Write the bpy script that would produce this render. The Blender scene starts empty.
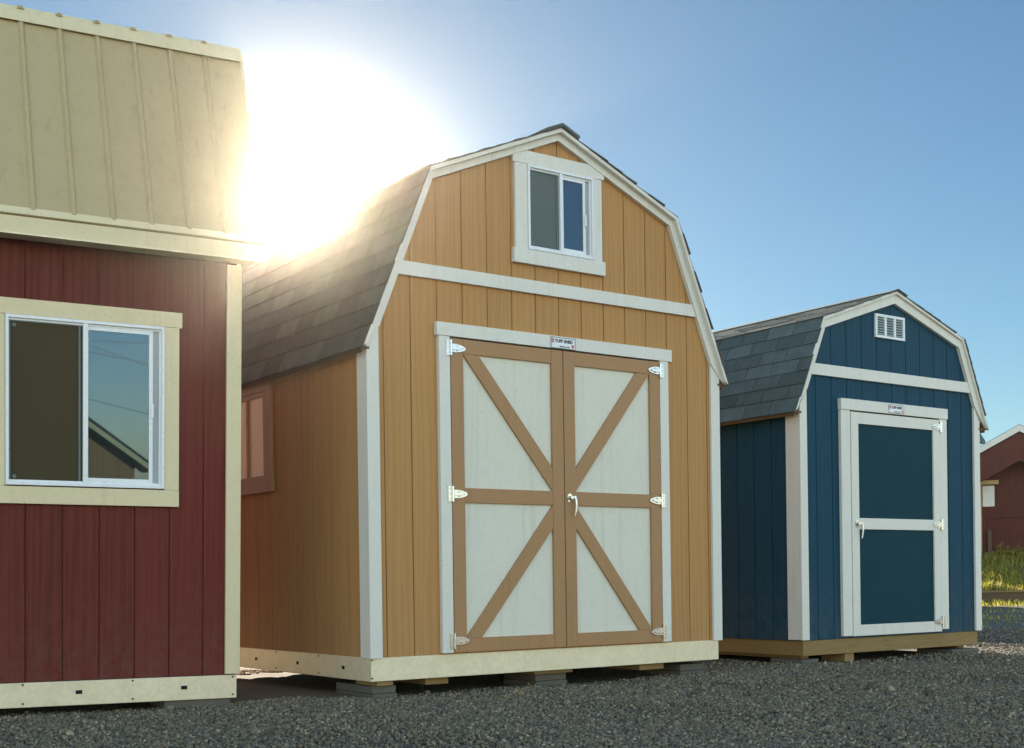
import bpy, bmesh, math, random
import numpy as np
from mathutils import Vector, Matrix, Euler

random.seed(7)
rng = np.random.default_rng(7)
S = bpy.context.scene
COL = S.collection
R = math.radians

# ------------------------------------------------------------------ camera
CAM_H = 0.76
F, CX, CY, PITCH, ROLL = 1287.637, 511.955, 582.352, -0.0025, -0.0137
cam_d = bpy.data.cameras.new('camera')
cam = bpy.data.objects.new('camera', cam_d)
COL.objects.link(cam)
cam_d.sensor_width = 36.0
cam_d.lens = F / 1024 * 36
cam_d.shift_x = (512 - CX) / 1024
cam_d.shift_y = (CY - 374) / 1024
cam_d.clip_start = 0.05
cam_d.clip_end = 3000
cam.location = (0, 0, CAM_H)
cam.matrix_world = Matrix.Translation((0, 0, CAM_H)) @ Matrix.Rotation(math.pi / 2 + PITCH, 4, 'X') @ Matrix.Rotation(ROLL, 4, 'Z')
S.camera = cam

# ------------------------------------------------------------------ sun, sky, exposure
SUN_AZ = math.atan2(-0.1585, 1.0)       # from +Y, negative is to the left
SUN_EL = R(15.85)
sun_dir = Vector((math.sin(SUN_AZ) * math.cos(SUN_EL), math.cos(SUN_AZ) * math.cos(SUN_EL), math.sin(SUN_EL)))
sl = bpy.data.lights.new('sun', 'SUN')
sl.energy = 5.0
sl.angle = R(0.53)
sl.color = (1.0, 0.86, 0.68)
so = bpy.data.objects.new('sun', sl)
COL.objects.link(so)
so.rotation_euler = (-sun_dir).to_track_quat('-Z', 'Y').to_euler()
so.location = (-8, 40, 20)

world = bpy.data.worlds.new('World')
S.world = world
world.use_nodes = True
wn = world.node_tree
wn.nodes.clear()
def N(t, typ, **kw):
    n = t.nodes.new(typ)
    for k, v in kw.items():
        if k.startswith('i_'):
            key = k[2:]
            n.inputs[int(key) if key.isdigit() else key.replace('_', ' ')].default_value = v
        else:
            setattr(n, k, v)
    return n
out = N(wn, 'ShaderNodeOutputWorld')
bg = N(wn, 'ShaderNodeBackground')
bg.inputs['Strength'].default_value = 0.14
sky = N(wn, 'ShaderNodeTexSky', sky_type='NISHITA', sun_disc=False)
sky.sun_elevation = SUN_EL
sky.sun_rotation = SUN_AZ
sky.altitude = 200
sky.air_density = 1.0
sky.dust_density = 0.15
sky.ozone_density = 3.0
# artificial split: sky dimmed sunward, boosted and tinted behind us to fill shaded fronts
hd = N(wn, 'ShaderNodeVectorMath', operation='DOT_PRODUCT')
hd.inputs[1].default_value = (math.sin(SUN_AZ), math.cos(SUN_AZ), 0.0)
mr = N(wn, 'ShaderNodeMapRange', interpolation_type='SMOOTHSTEP')
mr.inputs['From Min'].default_value = -0.25; mr.inputs['From Max'].default_value = 0.8
mr.inputs['To Min'].default_value = 1.7; mr.inputs['To Max'].default_value = 0.228
sm_ = N(wn, 'ShaderNodeVectorMath', operation='SCALE')
wn.links.new(hd.outputs['Value'], mr.inputs['Value']); wn.links.new(mr.outputs[0], sm_.inputs['Scale'])
tint = N(wn, 'ShaderNodeMix', data_type='RGBA')
tf = N(wn, 'ShaderNodeMapRange'); tf.inputs['From Min'].default_value = -0.25; tf.inputs['From Max'].default_value = 0.8
wn.links.new(hd.outputs['Value'], tf.inputs['Value']); wn.links.new(tf.outputs[0], tint.inputs[0])
tint.inputs[6].default_value = (1.0, 0.765, 0.565, 1); tint.inputs[7].default_value = (0.88, 1.06, 1.06, 1)
tm_ = N(wn, 'ShaderNodeVectorMath', operation='MULTIPLY')
wn.links.new(sky.outputs[0], tm_.inputs[0]); wn.links.new(tint.outputs[2], tm_.inputs[1])
wn.links.new(tm_.outputs[0], sm_.inputs[0]); wn.links.new(sm_.outputs[0], bg.inputs['Color'])
# circumsolar aureole of the sky itself, a function of the angle to the sun
tc = N(wn, 'ShaderNodeTexCoord')
nrm = N(wn, 'ShaderNodeVectorMath', operation='NORMALIZE')
dot = N(wn, 'ShaderNodeVectorMath', operation='DOT_PRODUCT')
dot.inputs[1].default_value = sun_dir
ac = N(wn, 'ShaderNodeMath', operation='ARCCOSINE')
wn.links.new(tc.outputs['Generated'], nrm.inputs[0])
wn.links.new(nrm.outputs[0], dot.inputs[0])
wn.links.new(nrm.outputs[0], hd.inputs[0])
wn.links.new(dot.outputs['Value'], ac.inputs[0])
def expo(sig, amp):
    a = N(wn, 'ShaderNodeMath', operation='DIVIDE'); a.inputs[1].default_value = -sig
    b = N(wn, 'ShaderNodeMath', operation='EXPONENT')
    c = N(wn, 'ShaderNodeMath', operation='MULTIPLY'); c.inputs[1].default_value = amp
    wn.links.new(ac.outputs[0], a.inputs[0]); wn.links.new(a.outputs[0], b.inputs[0]); wn.links.new(b.outputs[0], c.inputs[0])
    return c
e1, e2 = expo(0.018, 3.5), expo(0.22, 0.04)
ad = N(wn, 'ShaderNodeMath', operation='ADD')
wn.links.new(e1.outputs[0], ad.inputs[0]); wn.links.new(e2.outputs[0], ad.inputs[1])
bg2 = N(wn, 'ShaderNodeBackground')
bg2.inputs['Color'].default_value = (1.0, 0.84, 0.60, 1)
wn.links.new(ad.outputs[0], bg2.inputs['Strength'])
adds = N(wn, 'ShaderNodeAddShader')
wn.links.new(bg.outputs[0], adds.inputs[0]); wn.links.new(bg2.outputs[0], adds.inputs[1])
wn.links.new(adds.outputs[0], out.inputs['Surface'])

S.view_settings.view_transform = 'Standard'
S.view_settings.look = 'None'
S.view_settings.gamma = 1
S.view_settings.use_curve_mapping = False
S.view_settings.exposure = 1.62
S.render.engine = 'CYCLES'
S.cycles.use_denoising = True
S.cycles.max_bounces = 8
S.cycles.volume_bounces = 0
S.cycles.sample_clamp_indirect = 6

# ------------------------------------------------------------------ materials
def mat(name):
    m = bpy.data.materials.new(name)
    m.use_nodes = True
    t = m.node_tree
    b = t.nodes['Principled BSDF']
    return m, t, b
def coords(t, scale=(1, 1, 1)):
    c = N(t, 'ShaderNodeTexCoord')
    mp = N(t, 'ShaderNodeMapping')
    mp.inputs['Scale'].default_value = scale
    t.links.new(c.outputs['Object'], mp.inputs[0])
    return mp
def noise(t, vec, scale, detail=4, rough=0.55, dist=0.0):
    n = N(t, 'ShaderNodeTexNoise')
    n.inputs['Scale'].default_value = scale
    n.inputs['Detail'].default_value = detail
    n.inputs['Roughness'].default_value = rough
    n.inputs['Distortion'].default_value = dist
    t.links.new(vec.outputs[0], n.inputs['Vector'])
    return n
def ramp(t, fac, stops):
    r = N(t, 'ShaderNodeValToRGB')
    r.color_ramp.elements[0].position = stops[0][0]
    r.color_ramp.elements[0].color = (*stops[0][1], 1)
    r.color_ramp.elements[1].position = stops[-1][0]
    r.color_ramp.elements[1].color = (*stops[-1][1], 1)
    for p, c in stops[1:-1]:
        e = r.color_ramp.elements.new(p); e.color = (*c, 1)
    t.links.new(fac, r.inputs[0])
    return r
def mixc(t, fac, a, b, mode='MIX'):
    m = N(t, 'ShaderNodeMix', data_type='RGBA', blend_type=mode)
    if isinstance(fac, float): m.inputs[0].default_value = fac
    else: t.links.new(fac, m.inputs[0])
    for i, v in ((6, a), (7, b)):
        if isinstance(v, tuple): m.inputs[i].default_value = (*v, 1)
        else: t.links.new(v, m.inputs[i])
    return m.outputs[2]
def bump(t, b, h, strength, dist):
    n = N(t, 'ShaderNodeBump')
    n.inputs['Strength'].default_value = strength
    n.inputs['Distance'].default_value = dist
    t.links.new(h, n.inputs['Height'])
    t.links.new(n.outputs[0], b.inputs['Normal'])

def sc(c, k): return tuple(min(1, v * k) for v in c)

def siding_mat(name, c, wood=0.25, rough=0.62, cath=0.28):
    """painted engineered wood siding: upright embossed cedar grain, slight board to board change"""
    m, t, b = mat(name)
    v = coords(t, (1, 1, 0.045))
    g = noise(t, v, 60, 6, 0.65, 1.2)
    v2 = coords(t, (1, 1, 0.16))
    g2 = noise(t, v2, 7, 3, 0.5, 2.5)
    wv = N(t, 'ShaderNodeTexWave', wave_type='RINGS', rings_direction='SPHERICAL')
    v3 = coords(t, (1.0, 1.0, 0.05))
    wv.inputs['Scale'].default_value = 7
    wv.inputs['Distortion'].default_value = 9
    wv.inputs['Detail'].default_value = 3
    wv.inputs['Detail Scale'].default_value = 1.6
    t.links.new(v3.outputs[0], wv.inputs['Vector'])
    v4 = coords(t)
    fine = noise(t, v4, 260, 2, 0.5)
    big = noise(t, v4, 1.4, 3, 0.5)
    isl = N(t, 'ShaderNodeNewGeometry')
    r1 = ramp(t, g.outputs[0], [(0.3, sc(c, 1 - wood)), (0.7, sc(c, 1 + wood))])
    c1 = mixc(t, big.outputs[0], r1.outputs[0], sc(c, 0.86))
    c2 = mixc(t, 0.25, c1, ramp(t, isl.outputs['Random Per Island'], [(0, sc(c, 1 - wood * 1.1)), (1, sc(c, 1 + wood * 1.1))]).outputs[0])
    # rain splashed dust low on the wall and faint long runs below the eaves
    sx = N(t, 'ShaderNodeSeparateXYZ'); t.links.new(v4.outputs[0], sx.inputs[0])
    zr = N(t, 'ShaderNodeMapRange'); zr.inputs['From Min'].default_value = 0.75; zr.inputs['From Max'].default_value = 0.12
    t.links.new(sx.outputs[2], zr.inputs['Value'])
    blot = noise(t, v4, 11, 5, 0.7)
    dm = N(t, 'ShaderNodeMath', operation='MULTIPLY'); t.links.new(zr.outputs[0], dm.inputs[0])
    t.links.new(ramp(t, blot.outputs[0], [(0.38, (0, 0, 0)), (0.62, (0.2,) * 3)]).outputs[0], dm.inputs[1])
    runs = noise(t, coords(t, (1, 1, 0.02)), 16, 3, 0.6)
    c2 = mixc(t, dm.outputs[0], c2, (0.20, 0.165, 0.12))
    c2 = mixc(t, ramp(t, runs.outputs[0], [(0.58, (0, 0, 0)), (0.75, (0.22,) * 3)]).outputs[0], c2, sc(c, 0.55))
    c3 = mixc(t, ramp(t, wv.outputs[1], [(0.0, (0, 0, 0)), (1.0, (cath,) * 3)]).outputs[0], c2, sc(c, 1.35))
    # painted over nail heads in a regular grid along the board edges
    nm = N(t, 'ShaderNodeMapping'); nm.inputs['Scale'].default_value = (4.9213, 4.9213, 3.3); nm.inputs['Location'].default_value = (0.32, 0.5, 0.5)
    tcn = N(t, 'ShaderNodeTexCoord'); t.links.new(tcn.outputs['Object'], nm.inputs[0])
    nv = N(t, 'ShaderNodeTexVoronoi'); nv.inputs['Scale'].default_value = 1.0; nv.inputs['Randomness'].default_value = 0.0
    t.links.new(nm.outputs[0], nv.inputs['Vector'])
    c3 = mixc(t, ramp(t, nv.outputs['Distance'], [(0.018, (0.5,) * 3), (0.028, (0, 0, 0))]).outputs[0], c3, sc(c, 0.4))
    t.links.new(c3, b.inputs['Base Color'])
    b.inputs['Roughness'].default_value = rough
    b.inputs['Specular IOR Level'].default_value = 0.2
    a = N(t, 'ShaderNodeMath', operation='MULTIPLY_ADD')
    t.links.new(wv.outputs[1], a.inputs[0]); a.inputs[1].default_value = 0.5
    t.links.new(g.outputs[0], a.inputs[2])
    a2 = N(t, 'ShaderNodeMath', operation='MULTIPLY_ADD')
    t.links.new(fine.outputs[0], a2.inputs[0]); a2.inputs[1].default_value = 0.3
    t.links.new(a.outputs[0], a2.inputs[2])
    bump(t, b, a2.outputs[0], 0.8, 0.0028)
    return m

def paint_mat(name, c, rough=0.5, var=0.07, spec=0.4, bmp=0.25):
    """brushed exterior paint over boards: faint mottling, small scuffs and dirt specks"""
    m, t, b = mat(name)
    v = coords(t)
    n1 = noise(t, v, 3.2, 5, 0.6)
    n2 = noise(t, v, 38, 4, 0.6)
    sp = noise(t, v, 75, 1, 0.4)
    a = mixc(t, n1.outputs[0], sc(c, 1 - var), sc(c, 1 + var))
    a = mixc(t, ramp(t, sp.outputs[0], [(0.71, (0, 0, 0)), (0.76, (0.5,) * 3)]).outputs[0], a, sc(c, 0.45))
    a = mixc(t, ramp(t, n2.outputs[0], [(0.35, (0.22,) * 3), (0.6, (0, 0, 0))]).outputs[0], a, sc(c, 0.82))
    st = noise(t, coords(t, (1, 1, 0.05)), 22, 4, 0.65)
    a = mixc(t, ramp(t, st.outputs[0], [(0.55, (0, 0, 0)), (0.78, (0.35,) * 3)]).outputs[0], a, tuple(q * w_ for q, w_ in zip(sc(c, 0.62), (1.0, 0.94, 0.84))))
    t.links.new(a, b.inputs['Base Color'])
    b.inputs['Roughness'].default_value = rough
    b.inputs['Specular IOR Level'].default_value = spec
    gv = coords(t, (1, 1, 1))
    n3 = noise(t, gv, 120, 4, 0.6)
    bump(t, b, n3.outputs[0], bmp, 0.001)
    return m

def metal_mat(name, c, rough=0.35, metallic=1.0, spangle=0.0):
    m, t, b = mat(name)
    v = coords(t)
    n1 = noise(t, v, 5, 4, 0.6)
    n2 = noise(t, v, 60, 2, 0.5)
    a = mixc(t, n1.outputs[0], sc(c, 0.78), sc(c, 1.15))
    if spangle:
        vo = N(t, 'ShaderNodeTexVoronoi'); vo.inputs['Scale'].default_value = 45
        t.links.new(v.outputs[0], vo.inputs['Vector'])
        bw = N(t, 'ShaderNodeRGBToBW'); t.links.new(vo.outputs['Color'], bw.inputs[0])
        a = mixc(t, ramp(t, bw.outputs[0], [(0, (0, 0, 0)), (1, (spangle,) * 3)]).outputs[0], a, sc(c, 0.6))
    t.links.new(a, b.inputs['Base Color'])
    b.inputs['Metallic'].default_value = metallic
    rr = N(t, 'ShaderNodeMapRange'); rr.inputs['To Min'].default_value = rough * 0.7; rr.inputs['To Max'].default_value = rough * 1.4
    t.links.new(n1.outputs[0], rr.inputs['Value']); t.links.new(rr.outputs[0], b.inputs['Roughness'])
    bump(t, b, n2.outputs[0], 0.15, 0.0008)
    return m

def timber_mat(name, c, axis=0):
    m, t, b = mat(name)
    s = [9, 9, 9]; s[axis] = 0.8
    v = coords(t, tuple(s))
    n1 = noise(t, v, 5, 6, 0.65, 1.5)
    v2 = coords(t)
    n2 = noise(t, v2, 2.5, 3, 0.5)
    r = ramp(t, n1.outputs[0], [(0.3, sc(c, 0.6)), (0.5, c), (0.75, sc(c, 1.35))])
    a = mixc(t, n2.outputs[0], r.outputs[0], sc(c, 0.75))
    t.links.new(a, b.inputs['Base Color'])
    b.inputs['Roughness'].default_value = 0.75
    bump(t, b, n1.outputs[0], 0.4, 0.003)
    return m

def shingle_mat(name, c):
    m, t, b = mat(name)
    v = coords(t)
    gr = noise(t, v, 420, 2, 0.6)
    n1 = noise(t, v, 9, 4, 0.6)
    isl = N(t, 'ShaderNodeNewGeometry')
    r = ramp(t, isl.outputs['Random Per Island'], [(0, sc(c, 0.55)), (0.5, c), (1, sc(c, 1.7))])
    a = mixc(t, ramp(t, gr.outputs[0], [(0.35, (0, 0, 0)), (0.7, (0.6,) * 3)]).outputs[0], r.outputs[0], sc(c, 1.9))
    a = mixc(t, ramp(t, n1.outputs[0], [(0.35, (0.35,) * 3), (0.65, (0, 0, 0))]).outputs[0], a, sc(c, 0.5))
    t.links.new(a, b.inputs['Base Color'])
    b.inputs['Roughness'].default_value = 0.9
    bump(t, b, gr.outputs[0], 0.7, 0.002)
    return m

def glass_mat(name, base, ior=1.9, rough=0.015):
    """window glass over a dark interior: a dark body under a clear reflecting face"""
    m, t, b = mat(name)
    b.inputs['Base Color'].default_value = (*base, 1)
    b.inputs['Roughness'].default_value = rough
    b.inputs['IOR'].default_value = ior
    b.inputs['Specular Tint'].default_value = (0.26, 0.46, 0.70, 1)
    v = coords(t)
    n = noise(t, v, 1.3, 1, 0.3)
    bump(t, b, n.outputs[0], 0.02, 0.004)
    return m

M = {}
M['red'] = siding_mat('barn_red_siding_paint', (0.112, 0.020, 0.014), 0.42, 0.62, 0.6)
M['tan'] = siding_mat('tan_siding_paint', (0.43, 0.228, 0.083), 0.12)
M['tan_trim'] = paint_mat('tan_board_paint', (0.36, 0.195, 0.085))
M['blue'] = siding_mat('blue_siding_paint', (0.004, 0.046, 0.082), 0.2)
M['blue_panel'] = paint_mat('blue_panel_paint', (0.004, 0.038, 0.056), 0.65, 0.12, 0.15)
M['white'] = paint_mat('white_trim_paint', (0.68, 0.665, 0.60))
M['panel_white'] = paint_mat('offwhite_panel_paint', (0.66, 0.645, 0.545), 0.6, 0.05)
M['cream'] = paint_mat('cream_trim_paint', (0.66, 0.57, 0.36))
M['cream_metal'] = paint_mat('cream_roof_metal_paint', (0.44, 0.345, 0.18), 0.42, 0.06, 0.5, 0.05)
M['rim'] = metal_mat('galvanised_rim', (0.78, 0.70, 0.50), 0.45, 0.35, 0.3)
M['vinyl'] = paint_mat('white_vinyl', (0.72, 0.75, 0.78), 0.35, 0.03, 0.5, 0.02)
M['zinc'] = metal_mat('bright_zinc', (0.50, 0.52, 0.55), 0.25, 1.0)
M['shingle_brown'] = shingle_mat('brown_grey_shingle', (0.075, 0.066, 0.056))
M['shingle'] = shingle_mat('grey_green_shingle', (0.070, 0.098, 0.094))
M['wood'] = timber_mat('treated_timber', (0.27, 0.175, 0.06), 0)
M['wood_y'] = timber_mat('treated_timber_across', (0.30, 0.20, 0.08), 1)
M['pale_wood'] = timber_mat('pale_new_timber', (0.62, 0.45, 0.20), 2)
M['concrete'] = paint_mat('concrete', (0.12, 0.11, 0.095), 0.9, 0.3, 0.2, 0.8)
M['glass'] = glass_mat('window_glass', (0.012, 0.02, 0.022), 2.1)
M['screen'] = glass_mat('insect_screen_mesh', (0.062, 0.050, 0.026), 1.2, 0.6)
M['screen_grey'] = glass_mat('grey_insect_screen_mesh', (0.10, 0.12, 0.11), 1.4, 0.4)
def reflected_siding_mat():  # warm stripes paint the reflection of sunlit siding into the pane colour
    m, t, b = mat('painted_siding_reflection')
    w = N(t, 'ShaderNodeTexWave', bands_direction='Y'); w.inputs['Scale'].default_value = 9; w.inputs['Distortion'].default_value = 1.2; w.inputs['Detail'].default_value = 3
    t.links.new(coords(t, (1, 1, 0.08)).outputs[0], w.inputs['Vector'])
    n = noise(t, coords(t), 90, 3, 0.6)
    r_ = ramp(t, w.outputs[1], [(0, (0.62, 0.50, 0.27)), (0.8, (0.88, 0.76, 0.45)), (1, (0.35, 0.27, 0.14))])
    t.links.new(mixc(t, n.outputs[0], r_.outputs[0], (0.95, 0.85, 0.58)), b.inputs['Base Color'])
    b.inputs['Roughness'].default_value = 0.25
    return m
M['reflected_siding'] = reflected_siding_mat()
M['dark'] = paint_mat('dark_void', (0.008, 0.008, 0.008), 0.9)
M['sign_white'] = paint_mat('plate_white', (0.72, 0.76, 0.80), 0.3, 0.02, 0.5, 0.0)
M['sign_black'] = paint_mat('plate_ink', (0.03, 0.035, 0.04), 0.5, 0.02, 0.3, 0.0)
M['sign_red'] = paint_mat('plate_red_ink', (0.55, 0.06, 0.07), 0.5, 0.02, 0.3, 0.0)
M['sign_pink'] = paint_mat('plate_pink_ink', (0.62, 0.22, 0.25), 0.5, 0.02, 0.3, 0.0)
M['vent_dark'] = paint_mat('vent_shadow_grey', (0.12, 0.17, 0.17), 0.7)
M['far_red'] = siding_mat('far_brown_red_siding', (0.10, 0.026, 0.016), 0.2)
M['cable'] = paint_mat('cable_grey', (0.80, 0.76, 0.66), 0.6)
M['track'] = paint_mat('sash_track_grey', (0.34, 0.38, 0.40), 0.5)
M['louvre'] = paint_mat('louvre_grey', (0.36, 0.42, 0.42), 0.5)
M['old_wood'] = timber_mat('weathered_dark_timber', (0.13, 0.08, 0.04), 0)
M['paper'] = paint_mat('notice_paper', (0.75, 0.74, 0.66), 0.7, 0.08)

# ------------------------------------------------------------------ mesh building
class MB:
    def __init__(s): s.v = []; s.f = []
    def add(s, vs, fs):
        o = len(s.v); s.v += [tuple(v) for v in vs]; s.f += [tuple(i + o for i in f) for f in fs]; return s
    def box(s, x0, x1, y0, y1, z0, z1):
        if x0 > x1: x0, x1 = x1, x0
        if y0 > y1: y0, y1 = y1, y0
        if z0 > z1: z0, z1 = z1, z0
        return s.add([(x, y, z) for x in (x0, x1) for y in (y0, y1) for z in (z0, z1)],
                     [(0, 1, 3, 2), (4, 6, 7, 5), (0, 4, 5, 1), (2, 3, 7, 6), (0, 2, 6, 4), (1, 5, 7, 3)])
    def prism(s, poly, d0, d1, fn=None):
        """poly: (a, b) points; d0..d1 extrusion; fn(a, b, d) -> xyz.  default: a=x, b=z, d=y"""
        fn = fn or (lambda a, b, d: (a, d, b))
        n = len(poly)
        vs = [fn(a, b, d0) for a, b in poly] + [fn(a, b, d1) for a, b in poly]
        fs = [tuple(range(n)), tuple(range(2 * n - 1, n - 1, -1))]
        for i in range(n):
            j = (i + 1) % n
            fs.append((i, i + n, j + n, j))
        return s.add(vs, fs)
    def tube(s, pts, r, k=8):
        pts = [Vector(p) for p in pts]
        rings = []
        for i, p in enumerate(pts):
            d = (pts[min(i + 1, len(pts) - 1)] - pts[max(i - 1, 0)]).normalized()
            a = d.orthogonal().normalized(); b = d.cross(a)
            rr = r[i] if isinstance(r, (list, tuple)) else r
            rings.append([p + (a * math.cos(t) + b * math.sin(t)) * rr for t in [2 * math.pi * q / k for q in range(k)]])
        vs = [v for q in rings for v in q]
        fs = []
        for i in range(len(pts) - 1):
            for q in range(k):
                q2 = (q + 1) % k
                fs.append((i * k + q, i * k + q2, (i + 1) * k + q2, (i + 1) * k + q))
        fs += [tuple(range(k))[::-1], tuple(range((len(pts) - 1) * k, len(pts) * k))]
        return s.add(vs, fs)
    def build(s, name, m, parent=None, bevel=0.0, label=None):
        me = bpy.data.meshes.new(name)
        me.from_pydata(s.v, [], s.f)
        bm = bmesh.new(); bm.from_mesh(me)
        bmesh.ops.recalc_face_normals(bm, faces=bm.faces)
        bm.to_mesh(me); bm.free()
        me.materials.append(M[m] if isinstance(m, str) else m)
        o = bpy.data.objects.new(name, me)
        COL.objects.link(o)
        if parent: o.parent = parent
        if bevel:
            b = o.modifiers.new('bevel', 'BEVEL'); b.width = bevel; b.segments = 2; b.limit_method = 'ANGLE'
        if label: o['label'] = label
        return o

def tag(o, label=None, cat=None, group=None, kind=None):
    if label: o['label'] = label
    if cat: o['category'] = cat
    if group: o['group'] = group
    if kind: o['kind'] = kind
    return o
def thing(name, label, cat, loc=(0, 0, 0), rot=(0, 0, 0), group=None):
    o = bpy.data.objects.new(name, None)
    o.empty_display_size = 0.2
    COL.objects.link(o)
    o.location = loc; o.rotation_euler = rot
    return tag(o, label, cat, group)
def B(name, m, parent, *box, bevel=0.002, label=None):
    return MB().box(*box).build(name, m, parent, bevel, label)

def clip(poly, a0, a1):
    """clip a convex polygon of (a, b) points to a0 <= a <= a1"""
    def half(P, f):
        o = []
        for i in range(len(P)):
            p, q = P[i], P[(i + 1) % len(P)]
            fp, fq = f(p), f(q)
            if fp >= 0: o.append(p)
            if (fp >= 0) != (fq >= 0):
                t = fp / (fp - fq); o.append((p[0] + (q[0] - p[0]) * t, p[1] + (q[1] - p[1]) * t))
        return o
    P = half(poly, lambda p: p[0] - a0)
    return half(P, lambda p: a1 - p[0]) if P else P

def siding(poly, first, pitch, fn, groove=0.008, depth=0.009, thick=0.05):
    """grooved panel: separate board faces proud of a backing; fn(a, b, d) with d = 0 the outer face, + inward"""
    mb = MB()
    a0 = min(p[0] for p in poly); a1 = max(p[0] for p in poly)
    cuts = []
    x = first
    while x > a0: x -= pitch
    while x < a1:
        if x > a0 + 0.01: cuts.append(x)
        x += pitch
    edges = [a0] + cuts + [a1]
    for i in range(len(edges) - 1):
        l = edges[i] + (groove / 2 if i else 0); r = edges[i + 1] - (groove / 2 if i < len(edges) - 2 else 0)
        P = clip(poly, l, r)
        if len(P) > 2: mb.prism(P, 0, depth, fn)
    mb.prism(poly, depth, thick, fn)
    return mb

def shingles(mb, p_low, p_high, y0, y1, expo=0.14, tab=0.30, th=0.011, seed=1):
    """courses of tabs on a slope; p_low/p_high: (x, z) of the slope's low and high edge, running y0..y1"""
    rnd = random.Random(seed)
    lo, hi = Vector((p_low[0], 0, p_low[1])), Vector((p_high[0], 0, p_high[1]))
    d = hi - lo; L = d.length; d.normalize()
    n = Vector((d.z, 0, -d.x))
    if n.z < 0: n = -n
    k = max(1, round(L / expo)); e = L / k
    for c in range(k):
        off = (c % 2) * tab / 2 + rnd.uniform(-0.02, 0.02)
        y = y0 - off
        while y < y1:
            a, b = max(y0, y + 0.0045), min(y1, y + tab - 0.0045)
            y += tab
            if b - a < 0.01: continue
            t0 = c * e - (0.012 if c == 0 else 0) + rnd.uniform(-0.002, 0.002); t1 = min(L, (c + 1) * e + 0.02)
            q = th + rnd.uniform(-0.001, 0.002)
            A = lo + d * t0; Bv = lo + d * t1
            vs = []
            for yy in (a, b):
                Y = Vector((0, yy, 0))
                vs += [A + Y, A + n * q + Y, Bv + n * 0.003 + Y, Bv + Y]
            mb.add(vs, [(0, 1, 2, 3), (7, 6, 5, 4), (0, 4, 5, 1), (1, 5, 6, 2), (2, 6, 7, 3), (3, 7, 4, 0)])

def hinge(parent, x, z, side, y=-0.036, s=1.0):
    """strap hinge: leaf screwed to the jamb, barrel, tapered bell strap on the door. side=-1: door is to the right"""
    k = -side          # direction from jamb towards the door
    mb = MB()
    mb.box(x - k * 0.034 * s, x - k * 0.004 * s, y - 0.006, y + 0.004, z - 0.052 * s, z + 0.052 * s)
    mb.tube([(x, y - 0.010, z - 0.052 * s), (x, y - 0.010, z + 0.052 * s)], 0.0085 * s, 10)
    prof = [(0.004, .027), (0.03, .029), (0.06, .026), (0.085, .021), (0.105, .014), (0.117, .005)]
    up = [(x + k * a * s, z + b * s) for a, b in prof]; dn = [(x + k * a * s, z - b * s) for a, b in reversed(prof)]
    mb.prism(up + dn, y - 0.008, y + 0.002)
    mb.prism([(x + k * (0.004 + (a - .004) * .8) * s, z + b * .45 * s) for a, b in prof] + [(x + k * (0.004 + (a - .004) * .8) * s, z - b * .45 * s) for a, b in reversed(prof)], y - 0.014, y - 0.006)
    for a, b in ((0.05, .014), (0.05, -.014), (0.09, 0)):
        mb.tube([(x + k * a * s, y - 0.017, z + b * s), (x + k * a * s, y - 0.006, z + b * s)], 0.004, 8)
    for b in (-.035, 0, .035):
        mb.tube([(x - k * 0.02 * s, y - 0.009, z + b * s), (x - k * 0.02 * s, y, z + b * s)], 0.0042, 8)
    return mb.build('hinge', 'zinc', parent, 0.0012)

def handle(parent, x, z, lean=0.026, y=-0.036):
    mb = MB()
    mb.prism([(x + 0.024 * math.cos(t), z + 0.033 * math.sin(t)) for t in [2 * math.pi * i / 16 for i in range(16)]], y - 0.006, y + 0.002)
    mb.tube([(x, y - 0.004, z), (x, y - 0.03, z), ], 0.012, 12)
    mb.box(x - 0.014, x + lean + 0.01, y - 0.036, y - 0.024, z - 0.006, z + 0.012)
    pts = [(x + lean, y - 0.03, z + 0.012), (x + lean + 0.006, y - 0.034, z - 0.02), (x + lean + 0.008, y - 0.036, z - 0.06),
           (x + lean + 0.006, y - 0.034, z - 0.10), (x + lean + 0.001, y - 0.030, z - 0.13)]
    mb.tube(pts, [0.011, 0.0105, 0.009, 0.008, 0.0065], 10)
    return mb.build('handle', 'zinc', parent, 0.0008)

def text_mesh(name, body, size, loc, parent, m, sx=1.0, extr=0.0006, offset=0.0):
    cu = bpy.data.curves.new(name, 'FONT')
    cu.body = body; cu.size = size; cu.align_x = 'CENTER'; cu.align_y = 'CENTER'; cu.extrude = extr; cu.offset = offset
    tmp = bpy.data.objects.new(name, cu)
    COL.objects.link(tmp)
    dg = bpy.context.evaluated_depsgraph_get()
    me = bpy.data.meshes.new_from_object(tmp.evaluated_get(dg))
    bpy.data.objects.remove(tmp)
    me.transform(Matrix.Translation(loc) @ Matrix.Rotation(math.pi / 2, 4, 'X') @ Matrix.Scale(sx, 4, (1, 0, 0)))
    me.materials.clear(); me.materials.append(M[m])
    o = bpy.data.objects.new(name, me); COL.objects.link(o); o.parent = parent
    return o

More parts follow.
